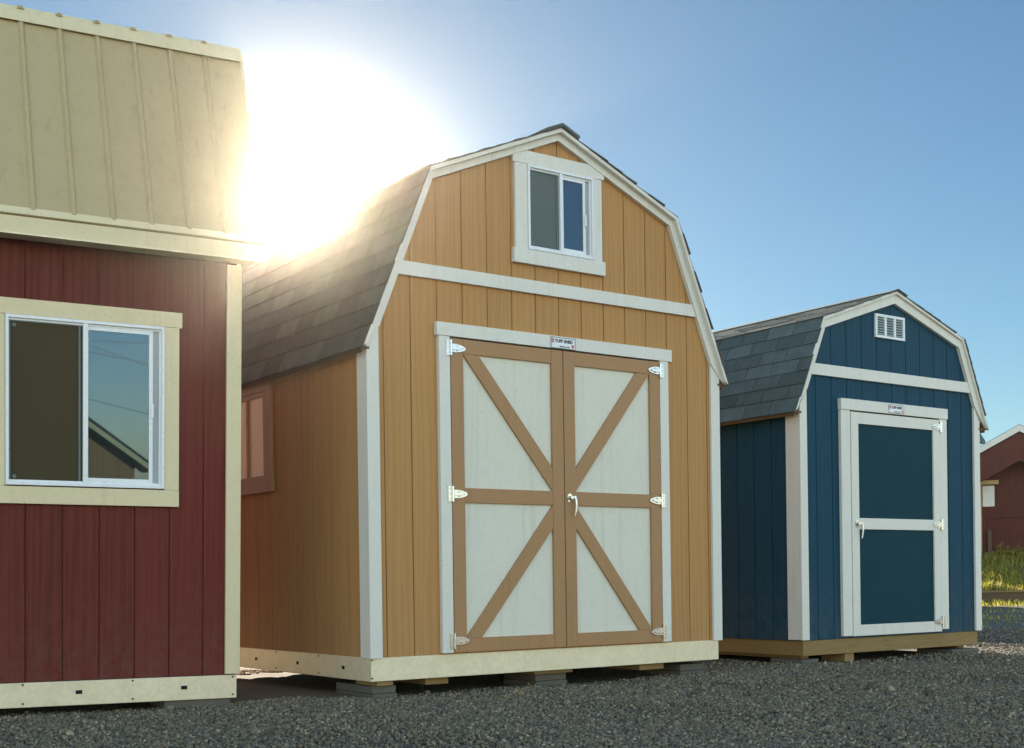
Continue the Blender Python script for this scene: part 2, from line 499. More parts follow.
def name_plate(parent, x0, x1, z0, z1, y):
    w, h = x1 - x0, z1 - z0
    pl = B('name_plate', 'sign_white', parent, x0, x1, y - 0.003, y, z0, z1, bevel=0.001)
    bd = MB()
    e = 0.0042
    for b in ((x0, x1, z1 - e, z1), (x0, x1, z0, z0 + e), (x0, x0 + e, z0 + e, z1 - e), (x1 - e, x1, z0 + e, z1 - e)):
        bd.box(b[0], b[1], y - 0.0045, y - 0.0025, b[2], b[3])
    bd.build('plate_border', 'vent_dark', pl)
    text_mesh('lettering', 'TUFF SHED', h * 0.40, (x0 + w * 0.53, y - 0.004, z0 + h * 0.66), pl, 'sign_black', 1.02, offset=0.0012)
    sm = MB()
    for a, b in ((.36, .45), (.47, .56), (.60, .67), (.69, .76)):
        sm.box(x0 + w * a, x0 + w * b, y - 0.0045, y - 0.0025, z0 + h * .14, z0 + h * .23)
    sm.build('small_print', 'sign_black', pl)
    em = MB()
    em.prism([(x0 + w * .03 + w * .11 * a, z0 + h * (.48 + .44 * b)) for a, b in ((.15, 0), (.85, 0), (1, .35), (1, .75), (.5, 1), (0, .75), (0, .35))], y - 0.0045, y - 0.0025)
    em.build('house_emblem', 'sign_pink', pl)
    rd = MB()
    rd.prism([(x0 + w * .89 + h * .13 * math.cos(t), z0 + h * .28 + h * .15 * math.sin(t)) for t in [2 * math.pi * i / 18 for i in range(18)]], y - 0.0045, y - 0.0025)
    rd.build('round_emblem', 'sign_red', pl)
    return pl

def slider_window(parent, x0, x1, z0, z1, xm, y=-0.002, screen='screen', frame_m='vinyl', name='window', y_in=0.0):
    """horizontal slider: outer frame, fixed pane with screen left, sliding sash right"""
    w = bpy.data.objects.new(name, None); COL.objects.link(w); w.parent = parent
    f = 0.018
    fr = MB()
    yo = y - 0.034
    for b in ((x0, x1, z1 - f, z1), (x0, x1, z0, z0 + f), (x0, x0 + f, z0 + f, z1 - f), (x1 - f, x1, z0 + f, z1 - f)):
        fr.box(b[0], b[1], yo, y, b[2], b[3])
    # inner step of the frame
    g = 0.030
    for b in ((x0 + f, x1 - f, z1 - g, z1 - f), (x0 + f, x1 - f, z0 + f, z0 + g), (x1 - g, x1 - f, z0 + g, z1 - g)):
        fr.box(b[0], b[1], yo + 0.014, y, b[2], b[3])
    fr.box(xm - 0.014, xm + 0.014, yo + 0.003, y, z0 + f, z1 - f)
    fr.build('window_frame', frame_m, w, 0.0015)
    sx0, sx1 = xm + 0.014, x1 - g - 0.035
    s = MB(); t = 0.022
    for b in ((sx0, sx1 + 0.0, z1 - g - t, z1 - g), (sx0, sx1, z0 + g, z0 + g + t), (sx1 - t, sx1, z0 + g + t, z1 - g - t)):
        s.box(b[0], b[1], yo + 0.017, y - 0.004, b[2], b[3])
    MB().box(sx1 + 0.0005, x1 - g - 0.0005, yo + 0.026, y - 0.003, z0 + g, z1 - g).build('sash_track', 'track', w)
    s.box(sx1 - 0.012, sx1 + 0.004, yo + 0.008, yo + 0.018, (z0 + z1) / 2 - 0.06, (z0 + z1) / 2 + 0.02)
    s.build('sliding_sash', frame_m, w, 0.001)
    MB().box(sx0, sx1 - t, y - 0.010, y - 0.005, z0 + g + t, z1 - g - t).build('pane', 'glass', w)
    MB().box(x0 + f, xm - 0.014, y - 0.010, y - 0.005, z0 + f, z1 - f).build('insect_screen', screen, w)
    sf = MB(); q = 0.010
    ax0, ax1, az0, az1 = x0 + f, xm - 0.014, z0 + f, z1 - g + 0.004
    for b in ((ax0, ax1, az1 - q, az1), (ax0, ax1, az0, az0 + q), (ax0, ax0 + q, az0 + q, az1 - q), (ax1 - q * 2.2, ax1 - q * 1.2, az0 + q, az1 - q)):
        sf.box(b[0], b[1], y - 0.016, y - 0.0102, b[2], b[3])
    for zz in (az0 + 0.03, az1 - 0.03):
        sf.prism([(ax0 + 0.03 + 0.011 * math.cos(t), zz + 0.011 * math.sin(t)) for t in [2 * math.pi * i / 14 for i in range(14)]], y - 0.0165, y - 0.0102)
    sf.build('screen_frame', 'vent_dark', w)
    return w

def rim_ring(parent, x0, x1, y0, y1, z1, m, th=0.04, holes_left=(), holes_front=(), name='floor_rim', nails=()):
    mb = MB()
    mb.box(x0, x1, y0, y0 + th, 0, z1); mb.box(x0, x1, y1 - th, y1, 0, z1)
    mb.box(x0, x0 + th, y0 + th, y1 - th, 0, z1); mb.box(x1 - th, x1, y0 + th, y1 - th, 0, z1)
    r = mb.build(name, m, parent, 0.003)
    for y in holes_left: MB().box(x0 - 0.0025, x0 + 0.01, y - 0.016, y + 0.016, z1 * .5 - 0.011, z1 * .5 + 0.011).build('bolt_hole', 'dark', r)
    for x in holes_front: MB().box(x - 0.018, x + 0.018, y0 - 0.0025, y0 + 0.01, z1 * .53 - 0.010, z1 * .53 + 0.012).build('bolt_hole', 'dark', r)
    for q, pos in nails:
        for zz in (0.022, z1 - 0.012):
            if q == 'f': MB().box(pos - 0.005, pos + 0.005, y0 - 0.0022, y0 + 0.01, zz - 0.005, zz + 0.005).build('nail_head', 'dark', r)
            else: MB().box(x0 - 0.0022, x0 + 0.01, pos - 0.006, pos + 0.006, zz - 0.005, zz + 0.005).build('nail_head', 'dark', r)
    mb = MB()
    for yy in np.arange(y0 + 0.5, y1 - 0.2, 0.5):
        mb.box(x0 + th, x1 - th, yy, yy + 0.04, 0.005, z1 - 0.03)
    mb.box(x0 + th, x1 - th, y0 + th, y1 - th, z1 - 0.03, z1 - 0.004)
    mb.build('floor_deck', 'wood', parent)
    return r

# ------------------------------------------------------------------ the gable fronted gambrel shed
def gambrel(name, label, cat, loc, rot, P):
    root = thing(name, label, cat, loc, rot, None)
    hw, D = P['hw'], P['D']
    O, I, T = P['O'], P['I'], P['T']       # outer roofline, inner rake line, trim/fascia line; apex, knee, eave (right side)
    z0 = P['z0']
    ow = 0.05
    def wallpoly():
        a, k, e = I
        ze = P['wall_top']
        dz = 0.03
        r = [(hw, z0), (hw, ze), (k[0], k[1] + dz), (0, a[1] + dz)]
        return [(-x, z) for x, z in r[::-1] if x > 0][::-1][::1] and [(-hw, z0)] + [(x, z) for x, z in r] + [(-k[0], k[1] + dz), (-hw, ze)]
    wp = wallpoly()
    sid = P['siding']
    siding(wp, P['g0'], 0.2032, lambda a, b, d: (a, d, b)).build('front_wall', sid, root)
    siding(wp, P['g0'], 0.2032, lambda a, b, d: (a, D - d, b)).build('back_wall', sid, root)
    ze = P['wall_top']
    siding([(0.05, z0), (D - 0.05, z0), (D - 0.05, ze - 0.005), (0.05, ze - 0.005)], P['gs0'], P['gsp'], lambda a, b, d: (-hw + d, a, b)).build('side_wall', sid, root)
    siding([(0.05, z0), (D - 0.05, z0), (D - 0.05, ze - 0.005), (0.05, ze - 0.005)], P['gs0'], P['gsp'], lambda a, b, d: (hw - d, a, b)).build('side_wall', sid, root)
    tm = P['trim']
    # corner boards (front face + side face of each corner)
    for s in (-1, 1):
        mb = MB()
        xo, xi = P['cb']
        ztop = P['cbtop']
        mb.prism([(s * xi, z0 + 0.004), (s * xo, z0 + 0.004), (s * xo, ztop[0]), (s * xi, ztop[1])], -0.024, -0.001)
        mb.build('corner_board', tm, root, 0.002)
        for (a, b) in ((-0.0235, P['cside']), (D - P['cside'], D + 0.02)):
            MB().box(s * (hw + 0.001), s * (xo - 0.002), a, b, z0 + 0.006, ze - 0.012).build('corner_board', tm, root, 0.002)
        xo2 = xo
    # rake trim boards on the front
    rk = MB(); fs = MB()
    for s in (-1, 1):
        (ia, ik, ie), (ta, tk, te), (oa, ok, oe) = I, T, O
        for (i0, i1, t0, t1) in ((ia, ik, ta, tk), (ik, ie, tk, te)):
            rk.prism([(s * i0[0], i0[1]), (s * i1[0], i1[1]), (s * t1[0], t1[1]), (s * t0[0], t0[1])], -0.036, -0.002)
        dd = P.get('deck', 0.014)
        def off(p, q): return (p[0], p[1] - q)
        A = [(ta, tk, oa, ok), (tk, te, ok, oe)]
        for (i0, i1, t0, t1) in A:
            fs.prism([(s * i0[0], i0[1] - 0.004), (s * i1[0], i1[1] - 0.004), (s * t1[0], t1[1] - dd), (s * t0[0], t0[1] - dd)], -P['oh'], -0.03)
    rk.build('rake_trim', tm, root, 0.0015)
    fs.build('rake_fascia', tm, root, 0.0015)
    # roof deck and shingles
    dk = MB(); sg = MB()
    (oa, ok, oe) = O
    th = 0.035
    for s in (-1, 1):
        for (p, q) in ((oa, ok), (ok, oe)):
            dk.prism([(s * p[0], p[1] - 0.015), (s * q[0], q[1] - 0.015), (s * (q[0] - 0.012), q[1] - 0.015 - th), (s * max(0, p[0] - 0.012), p[1] - 0.015 - th)], -P['oh'] + 0.055 if False else -0.028, D + 0.06)
        # soffit strip closes the eave
        dk.box(s * (hw + 0.003), s * (oe[0] - 0.016), -0.026, D + 0.05, oe[1] - 0.026, oe[1] - 0.008)
    roof = dk.build('roof', P.get('deck_mat', 'old_wood'), root)
    for j, s in enumerate((-1, 1)):
        shingles(sg, (s * oe[0], oe[1] - 0.013), (s * ok[0], ok[1] - 0.013), -P['oh'] - 0.012, D + 0.07, P['expo'], P['tab'], seed=3 + j)
        shingles(sg, (s * ok[0], ok[1] - 0.013), (0, oa[1] - 0.013), -P['oh'] - 0.012, D + 0.07, P['expo'], P['tab'], seed=13 + j)
    sg.build('shingles', P.get('sh', 'shingle'), roof)
    if P.get('cap'):
        c = P['cap']; cp = MB()
        for s in (-1, 1):
            sl = (ok[1] - oa[1]) / ok[0]
            cp.prism([(0, oa[1] + c[1]), (s * c[0], oa[1] + c[1] + sl * c[0]), (s * c[0], oa[1] + sl * c[0] - 0.004), (0, oa[1] - 0.004)], -P['oh'] - 0.02, D + 0.08)
        cp.build('ridge_cap', 'shingle', roof, 0.004)
    # horizontal band
    if P.get('band'):
        b0, b1, xb0, xb1 = P['band']
        MB().prism([(-xb0, b0), (xb0, b0), (xb1, b1), (-xb1, b1)], -0.028, -0.001).build('band_board', tm, root, 0.002)
    return root

# ============================================================ GROUND
def ground_mat():
    m, t, b = mat('gravel_ground')
    v = coords(t)
    big = noise(t, v, 0.35, 4, 0.6)
    mid = noise(t, v, 3.0, 5, 0.6)
    vo = N(t, 'ShaderNodeTexVoronoi'); vo.inputs['Scale'].default_value = 60
    t.links.new(v.outputs[0], vo.inputs['Vector'])
    bw = N(t, 'ShaderNodeRGBToBW'); t.links.new(vo.outputs['Color'], bw.inputs[0])
    g = ramp(t, bw.outputs[0], [(0.1, (0.045, 0.042, 0.038)), (0.5, (0.10, 0.095, 0.085)), (0.85, (0.22, 0.20, 0.17))])
    a = mixc(t, ramp(t, mid.outputs[0], [(0.35, (0, 0, 0)), (0.7, (0.6,) * 3)]).outputs[0], g.outputs[0], (0.085, 0.062, 0.04))
    # grassy earth further out
    far = N(t, 'ShaderNodeSeparateXYZ'); t.links.new(coords(t).outputs[0], far.inputs[0])
    mr = N(t, 'ShaderNodeMapRange'); mr.inputs['From Min'].default_value = 30; mr.inputs['From Max'].default_value = 35
    nadd = N(t, 'ShaderNodeMath', operation='MULTIPLY_ADD'); t.links.new(big.outputs[0], nadd.inputs[0]); nadd.inputs[1].default_value = 8; t.links.new(far.outputs[1], nadd.inputs[2])
    t.links.new(nadd.outputs[0], mr.inputs['Value'])
    gr = ramp(t, mid.outputs[0], [(0.35, (0.035, 0.045, 0.012)), (0.6, (0.07, 0.075, 0.03)), (0.75, (0.13, 0.11, 0.07))])
    a = mixc(t, mr.outputs[0], a, gr.outputs[0])
    t.links.new(a, b.inputs['Base Color'])
    b.inputs['Roughness'].default_value = 0.95
    bump(t, b, vo.outputs['Distance'], 0.9, 0.02)
    return m
M['ground'] = ground_mat()
gm = MB()
# one sheet; finer cells near the camera carry the small humps of the yard
xs = sorted(set([-400, -150, -60, -30] + list(np.arange(-16, 30, 0.5)) + [40, 70, 150, 400]))
ys = sorted(set([-400, -150, -60, -30] + list(np.arange(-12, 40, 0.5)) + [50, 80, 150, 400, 900]))
def hump(x, y):
    if y > 28 or abs(x) > 24 or y < -10: return 0.0
    return 0.012 * math.sin(x * 1.3 + 0.6) * math.cos(y * 1.1) + 0.008 * math.sin(x * 3.1 + y * 2.3)
vv = [(x, y, hump(x, y)) for y in ys for x in xs]
nx = len(xs)
ff = [(j * nx + i, j * nx + i + 1, (j + 1) * nx + i + 1, (j + 1) * nx + i) for j in range(len(ys) - 1) for i in range(nx - 1)]
gm.add(vv, ff)
g = gm.build('ground', 'ground'); g['kind'] = 'structure'
for p_ in g.data.polygons: p_.use_smooth = True

SH1 = dict(loc=(-1.7121, 7.8979, CAM_H - 0.7038), rot=(0.0411, 0.0082, 0.4865))
SH2 = dict(loc=(0.3462, 9.0525, CAM_H - 0.6401), rot=(0, 0, 0.6202))
SH3 = dict(loc=(3.4452, 11.5739, CAM_H - 0.6837), rot=(0, 0, 0.6223))
def mw(s): return Matrix.Translation(s['loc']) @ Euler(s['rot']).to_matrix().to_4x4()

# ============================================================ SHED 2: tall tan shed
P2 = dict(sh='shingle_brown', hw=1.525, D=2.80, z0=0.143, siding='tan', trim='white', g0=0.010, gs0=0.306, gsp=0.2311,
          O=[(0, 3.797), (1.087, 3.340), (1.594, 2.132)],
          T=[(0, 3.760), (1.070, 3.308), (1.566, 2.140)],
          I=[(0, 3.706), (1.042, 3.266), (1.455, 2.262)],
          wall_top=2.13, cb=(1.548, 1.458), cbtop=(2.17, 2.262), cside=0.11, oh=0.075, expo=0.143, tab=0.305,
          cap=(0.15, 0.018), band=(2.612, 2.702, 1.308, 1.272))
s2 = gambrel('barn_shed', 'tall tan shed with white double barn doors and an upper window, standing in the middle', 'shed', SH2['loc'], SH2['rot'], P2)
rim_ring(s2, -1.535, 1.520, -0.006, 2.81, 0.150, 'rim', holes_left=(0.365, 1.04, 1.73), nails=(('l', 0.72), ('l', 1.386), ('l', 2.1), ('f', -1.528)))
# door casing
dz1 = 2.240
B('door_header', 'white', s2, -1.03, 1.042, -0.042, -0.001, 2.246, 2.334)
B('door_jamb', 'white', s2, -1.012, -0.927, -0.036, -0.001, 0.160, 2.245)
B('door_jamb', 'white', s2, 0.925, 1.008, -0.036, -0.001, 0.160, 2.245)
B('door_recess', 'dark', s2, -0.926, 0.924, -0.004, -0.001, 0.160, 2.245, bevel=0)
for s in (-1, 1):
    d = bpy.data.objects.new('door', None); COL.objects.link(d); d.parent = s2
    x_in, x_out = (0.011, -0.921) if s < 0 else (0.018, 0.920)
    k = s
    B('door_panel', 'panel_white', d, min(x_in, x_out), max(x_in, x_out), -0.016, -0.005, 0.160, 2.236, bevel=0)
    a = 0.098
    xi = x_in + k * a; xo = x_out - k * a
    y0, y1 = -0.036, -0.0165
    B('door_stile', 'tan_trim', d, x_in, xi, y0, y1, 0.160, 2.236)
    B('door_stile', 'tan_trim', d, x_out, xo, y0, y1, 0.160, 2.236)
    for z_a, z_b in ((0.160, 0.253), (1.152, 1.250), (2.140, 2.236)):
        B('door_rail', 'tan_trim', d, min(xi, xo) + 0.001, max(xi, xo) - 0.001, y0 + 0.0015, y1, z_a, z_b)
    def X(v): return k * v
    MB().prism([(xo, 2.139), (xo - k * 0.125, 2.139), (xi, 1.410), (xi, 1.251)], y0 + 0.003, y1).build('door_brace', 'tan_trim', d, 0.0015)
    MB().prism([(xo, 0.254), (xo - k * 0.125, 0.254), (xi, 0.992), (xi, 1.151)], y0 + 0.003, y1).build('door_brace', 'tan_trim', d, 0.0015)
    for z in (2.170, 1.207, 0.237):
        hinge(d, -0.924 if s < 0 else 0.9225, z, s)
    if s > 0: handle(d, 0.056, 1.205)
name_plate(s2, -0.098, 0.119, 2.2475, 2.325, -0.0425)
# upper window
w2 = slider_window(s2, -0.268, 0.314, 2.912, 3.497, 0.026, screen='screen_grey')
B('window_trim', 'white', w2, -0.392, 0.417, -0.030, -0.001, 3.4985, 3.590)
B('window_trim', 'white', w2, -0.374, -0.270, -0.028, -0.001, 2.9105, 3.4975)
B('window_trim', 'white', w2, 0.316, 0.394, -0.028, -0.001, 2.9105, 3.4975)
B('window_sill', 'white', w2, -0.394, 0.415, -0.036, -0.001, 2.810, 2.9095)
# side window (in the left wall): built in a frame turned to face left
sw = bpy.data.objects.new('window', None); COL.objects.link(sw); sw.parent = s2
def LB(name, m, y0, y1, z0, z1, d0, d1, bev=0.002): return B(name, m, sw, -1.525 - d1, -1.525 - d0, y0, y1, z0, z1, bevel=bev)
LB('window_trim', 'tan_trim', 1.385, 2.25, 2.035, 2.118, 0.001, 0.028)
LB('window_trim', 'tan_trim', 1.400, 1.500, 1.388, 2.034, 0.001, 0.024)
LB('window_trim', 'tan_trim', 2.13, 2.23, 1.388, 2.034, 0.001, 0.024)
LB('window_sill', 'tan_trim', 1.385, 2.25, 1.298, 1.387, 0.001, 0.028)
fr = MB()
for (a, b, c, e) in ((1.501, 2.129, 2.000, 2.033), (1.501, 2.129, 1.389, 1.422), (1.501, 1.534, 1.422, 2.000), (2.096, 2.129, 1.422, 2.000), (1.80, 1.83, 1.422, 2.000)):
    fr.box(-1.525 - 0.020, -1.526, a, b, c, e)
fr.build('window_frame', 'tan_trim', sw, 0.0015)
MB().box(-1.532, -1.527, 1.534, 1.80, 1.422, 2.000).build('pane', 'reflected_siding', sw)
MB().box(-1.532, -1.527, 1.83, 2.096, 1.422, 2.000).build('pane', 'reflected_siding', sw)

# ============================================================ SHED 3: blue shed
P3 = dict(hw=1.235, D=3.66, z0=0.130, siding='blue', trim='white', g0=-0.018, gs0=0.12, gsp=0.2032,
          O=[(0, 3.226), (0.980, 2.892), (1.342, 2.072)],
          T=[(0, 3.192), (0.966, 2.864), (1.320, 2.078)],
          I=[(0, 3.106), (0.937, 2.797), (1.168, 2.262)],
          wall_top=2.07, cb=(1.258, 1.170), cbtop=(2.12, 2.256), cside=0.14, oh=0.060, expo=0.127, tab=0.305,
          cap=(0.13, 0.006), band=(2.386, 2.484, 1.120, 1.076))
s3 = gambrel('barn_shed', 'blue shed with white trim, grey shingles and a single blue door', 'shed', SH3['loc'], SH3['rot'], P3)
rim_ring(s3, -1.222, 1.222, 0.004, 3.65, 0.1275, 'wood', th=0.09, name='floor_rim')
B('skid_beam', 'wood_y', s3, -1.14, -1.05, 0.10, 3.55, -0.03, -0.001)
B('skid_beam', 'wood_y', s3, 1.05, 1.14, 0.10, 3.55, -0.03, -0.001)
B('door_header', 'white', s3, -0.752, 0.742, -0.042, -0.001, 2.112, 2.208)
B('door_jamb', 'white', s3, -0.746, -0.626, -0.032, -0.001, 0.150, 2.111)
B('door_jamb', 'white', s3, 0.630, 0.736, -0.032, -0.001, 0.166, 2.111)
B('door_recess', 'dark', s3, -0.6255, 0.6295, -0.004, -0.001, 0.150, 2.111, bevel=0)
d3 = bpy.data.objects.new('door', None); COL.objects.link(d3); d3.parent = s3
B('door_panel', 'blue_panel', d3, -0.619, 0.624, -0.018, -0.005, 0.146, 2.100, bevel=0)
B('door_stile', 'white', d3, -0.619, -0.523, -0.036, -0.0185, 0.146, 2.100)
B('door_stile', 'white', d3, 0.528, 0.624, -0.036, -0.0185, 0.146, 2.100)
for a, b in ((0.146, 0.243), (1.078, 1.176), (2.000, 2.100)):
    B('door_rail', 'white', d3, -0.522, 0.527, -0.0345, -0.0185, a, b)
for z in (2.036, 1.132, 0.238): hinge(d3, 0.627, z, 1, s=1.0)
handle(d3, -0.560, 1.125, 0.03)
name_plate(s3, -0.118, 0.095, 2.120, 2.195, -0.0425)
# gable vent with three louvred bays
vt = bpy.data.objects.new('gable_vent', None); COL.objects.link(vt); vt.parent = s3
vx0, vx1, vz0, vz1 = -0.252, 0.158, 2.785, 2.996
vf = MB(); bw_ = (vx1 - vx0 - 4 * 0.026) / 3
for b in ((vx0, vx1, vz1 - 0.024, vz1), (vx0, vx1, vz0, vz0 + 0.024)): vf.box(b[0], b[1], -0.022, -0.001, b[2], b[3])
for i in range(4):
    x = vx0 + i * (bw_ + 0.026); vf.box(x, x + 0.026, -0.022, -0.001, vz0 + 0.024, vz1 - 0.024)
vf.build('vent_frame', 'vinyl', vt, 0.003)
B('vent_backing', 'vent_dark', vt, vx0 + 0.01, vx1 - 0.01, -0.003, -0.0012, vz0 + 0.01, vz1 - 0.01, bevel=0)
for i in range(3):
    lv = MB(); x = vx0 + 0.026 + i * (bw_ + 0.026)
    for q in range(7):
        z = vz0 + 0.030 + q * 0.0225
        lv.prism([(-0.018, z), (-0.016, z + 0.003), (-0.004, z + 0.015), (-0.004, z + 0.011)], x, x + bw_, lambda a, b, d: (d, a, b))
    lv.build('louvre_bay', 'louvre', vt)

# ============================================================ SHED 1: red shed, eave side towards us
s1 = thing('barn_shed', 'dark red shed with cream trim, cream metal roof and a sliding window', 'shed', SH1['loc'], SH1['rot'])
L1, D1 = 4.3, 3.05
siding([(-L1, 0.146), (0, 0.146), (0, 2.66), (-L1, 2.66)], -0.198, 0.2025, lambda a, b, d: (a, d, b)).build('front_wall', 'red', s1)
siding([(-L1, 0.146), (0, 0.146), (0, 2.66), (-L1, 2.66)], -0.198, 0.2025, lambda a, b, d: (a, D1 - d, b)).build('back_wall', 'red', s1)
kz, ky, rz = 4.00, 0.40, 4.36
gp = [(0.05, 0.146), (D1 - 0.05, 0.146), (D1 - 0.05, 2.82), (D1 - ky, kz - 0.04), (D1 / 2, rz - 0.05), (ky, kz - 0.04), (0.05, 2.82)]
for sx, xx in ((1, 0.0), (-1, -L1)):
    siding(gp, 0.2, 0.2032, (lambda sx, xx: lambda a, b, d: (xx - sx * d, a, b))(sx, xx)).build('gable_wall', 'red', s1)
rim_ring(s1, -L1 - 0.002, 0.012, -0.004, D1 + 0.004, 0.142, 'rim', holes_front=(-0.917, -0.309, -1.525, -2.13), nails=(('f', -0.012), ('f', -0.612), ('f', -1.224), ('f', -1.83)))
B('corner_board', 'cream', s1, -0.064, 0.026, -0.024, -0.001, 0.150, 2.625)
B('corner_board', 'cream', s1, 0.001, 0.026, 0.000, 0.11, 0.151, 2.90)
B('corner_board', 'cream', s1, 0.001, 0.024, D1 - 0.11, D1 + 0.02, 0.151, 2.90)
# eave: soffit, fascia board, drip edge
ex = 0.11
B('soffit', 'cream', s1, -L1 - ex + 0.03, ex - 0.022, -0.165, 0.004, 2.640, 2.655)
B('eave_fascia', 'cream', s1, -L1 - ex, ex, -0.188, -0.166, 2.630, 2.728)
B('drip_edge', 'rim', s1, -L1 - ex - 0.004, ex + 0.004, -0.1975, -0.1885, 2.628, 2.636, bevel=0.001)
# metal roof: four ribbed panels as real folded sheet
rf = MB()
slopes = [((-0.186, 2.735), (0.385, 4.055)), ((0.385, 4.062), (D1 / 2, 4.42)), ((D1 / 2, 4.42), (D1 - 0.385, 4.062)), ((D1 - 0.385, 4.055), (D1 + 0.186, 2.735))]
for (ya, za), (yb, zb) in slopes:
    d = Vector((0, yb - ya, zb - za)); Ln = d.length; d.normalize()
    n = Vector((0, -d.z, d.y))
    rf.prism([(ya, za), (yb, zb), (yb - n.y * 0.02, zb - n.z * 0.02), (ya - n.y * 0.02, za - n.z * 0.02)], -L1 - ex, ex, lambda a, b, d_: (d_, a, b))
roof1 = rf.build('roof', 'cream_metal', s1)
rb = MB()
for si, ((ya, za), (yb, zb)) in enumerate(slopes):
    d = Vector((0, yb - ya, zb - za)); Ln = d.length; d.normalize()
    n = Vector((0, -d.z, d.y))
    x = ex - 0.010
    k_ = 0
    while x > -L1 - ex + 0.02:
        xx = -0.115 - 0.2148 * (k_ - 1)
        k_ += 1
        x = xx
        if xx > ex - 0.03 or xx < -L1 - ex + 0.03: continue
        w0, w1_, h = 0.020, 0.008, 0.017
        t0, t1 = (0.035, Ln + 0.0) if si in (0, 3) else (-0.035, Ln)
        if si == 3: t0, t1 = 0, Ln - 0.035
        if si == 2: t0, t1 = 0, Ln + 0.035
        prof = [(-w0, 0), (-w1_, h), (w1_, h), (w0, 0)]
        vs = []
        for t in (t0, t1):
            base = Vector((xx, ya, za)) + d * t
            vs += [base + Vector((a, 0, 0)) + n * b for a, b in prof]
        rb.add(vs, [(0, 1, 2, 3), (7, 6, 5, 4), (0, 4, 5, 1), (1, 5, 6, 2), (2, 6, 7, 3), (3, 7, 4, 0)])
        # small flat stiffeners between the ribs
rb.build('roof_ribs', 'cream_metal', roof1)
# flashing along the knee (its lower lip is the pale band), closure at the eave, rake flashing
fl = MB()
def along(ya, za, yb, zb, t): return (ya + (yb - ya) * t, za + (zb - za) * t)
(ya, za), (yb, zb) = slopes[0]
d = Vector((0, yb - ya, zb - za)).normalized(); n = Vector((0, -d.z, d.y))
Ln = Vector((0, yb - ya, zb - za)).length
def slab(t0, t1, h0, h1):
    A, Bp = Vector((0, ya, za)) + d * t0, Vector((0, ya, za)) + d * t1
    return [((A + n * h0).y, (A + n * h0).z), ((A + n * h1).y, (A + n * h1).z), ((Bp + n * h1).y, (Bp + n * h1).z), ((Bp + n * h0).y, (Bp + n * h0).z)]
fl.prism(slab(Ln - 0.10, Ln + 0.004, 0.0175, 0.0215), -L1 - ex - 0.003, ex + 0.003, lambda a, b, c: (c, a, b))
fl.build('knee_flashing', 'cream', roof1, 0.001)
fl = MB()
fl.prism(slab(0.0, 0.045, 0.0005, 0.012), -L1 - ex - 0.003, ex + 0.003, lambda a, b, c: (c, a, b))
fl.build('eave_flashing', 'cream', roof1, 0.001)
fl = MB(); fl2 = MB()
for (ya_, za_), (yb_, zb_) in slopes:
    dd = Vector((0, yb_ - ya_, zb_ - za_)).normalized(); nn = Vector((0, -dd.z, dd.y))
    q = [(ya_ + nn.y * 0.006, za_ + nn.z * 0.006), (yb_ + nn.y * 0.006, zb_ + nn.z * 0.006), (yb_ - nn.y * 0.10, zb_ - nn.z * 0.10), (ya_ - nn.y * 0.10, za_ - nn.z * 0.10)]
    fl.prism(q, ex + 0.001, ex + 0.020, lambda a, b, c: (c, a, b))
    fl2.prism(q, -L1 - ex - 0.02, -L1 - ex - 0.001, lambda a, b, c: (c, a, b))
fl.build('rake_flashing', 'cream', roof1, 0.001)
fl2.build('rake_flashing', 'cream', roof1, 0.001)
# window
w1 = slider_window(s1, -1.318, -0.438, 1.265, 2.217, -0.886)
B('window_trim', 'cream', w1, -1.425, -0.334, -0.030, -0.001, 2.2185, 2.308)
B('window_trim', 'cream', w1, -1.410, -1.3195, -0.026, -0.001, 1.2590, 2.2175)
B('window_trim', 'cream', w1, -0.4365, -0.350, -0.026, -0.001, 1.2590, 2.2175)
B('window_sill', 'cream', w1, -1.425, -0.350, -0.030, -0.001, 1.160, 1.2580)

# ============================================================ blocks and shims under the sheds
def block(s, x0, x1, y0, y1, ztop, label, m='concrete', name='concrete_block', cat='concrete block', zb=-0.02, tilt=0.0):
    Mx = mw(s)
    c = Mx @ Vector(((x0 + x1) / 2, (y0 + y1) / 2, 0))
    zt = (Mx @ Vector(((x0 + x1) / 2, (y0 + y1) / 2, ztop))).z
    hx, hy = (x1 - x0) / 2, (y1 - y0) / 2
    mb = MB()
    if m == 'concrete' and zt - zb > 0.09:
        k = (zt - zb) * 0.52
        mb.box(-hx, hx, -hy, hy, zb, zb + k); mb.box(-hx * .96, hx * .97, -hy * .96, hy * .98, zb + k + 0.002, zt)
    else:
        mb.box(-hx, hx, -hy, hy, zb, zt)
    o = mb.build(name, m, None, 0.004)
    o.location = (c.x, c.y, 0); o.rotation_euler = (0, 0, s['rot'][2] + tilt)
    return tag(o, label, cat, 'blocks and shims under the sheds')
block(SH2, -1.50, -1.32, 0.04, 0.55, -0.034, 'stacked grey pavers under the near left corner of the tan shed')
block(SH2, -1.48, -1.36, 0.02, 0.30, -0.002, 'small wooden shim between pavers and the tan shed corner', 'wood_y', 'wood_shim', 'shim', zb=0.088)
block(SH2, -0.16, 0.12, 0.10, 0.50, -0.030, 'grey block under the middle of the tan shed front')
block(SH2, 1.20, 1.46, 0.08, 0.48, -0.030, 'pale block under the right corner of the tan shed')
block(SH2, -1.08, -0.90, 0.08, 0.5, -0.002, 'short timber end under the tan shed left of its doors', 'wood_y', 'wood_shim', 'shim', zb=0.07)
block(SH2, -0.20, 0.14, 0.06, 0.5, -0.002, 'flat timber on the middle block of the tan shed', 'wood_y', 'wood_shim', 'shim', zb=0.092)
block(SH2, 0.78, 1.02, 0.07, 0.5, -0.002, 'short timber end below the right barn door', 'wood_y', 'wood_shim', 'shim', zb=0.07)
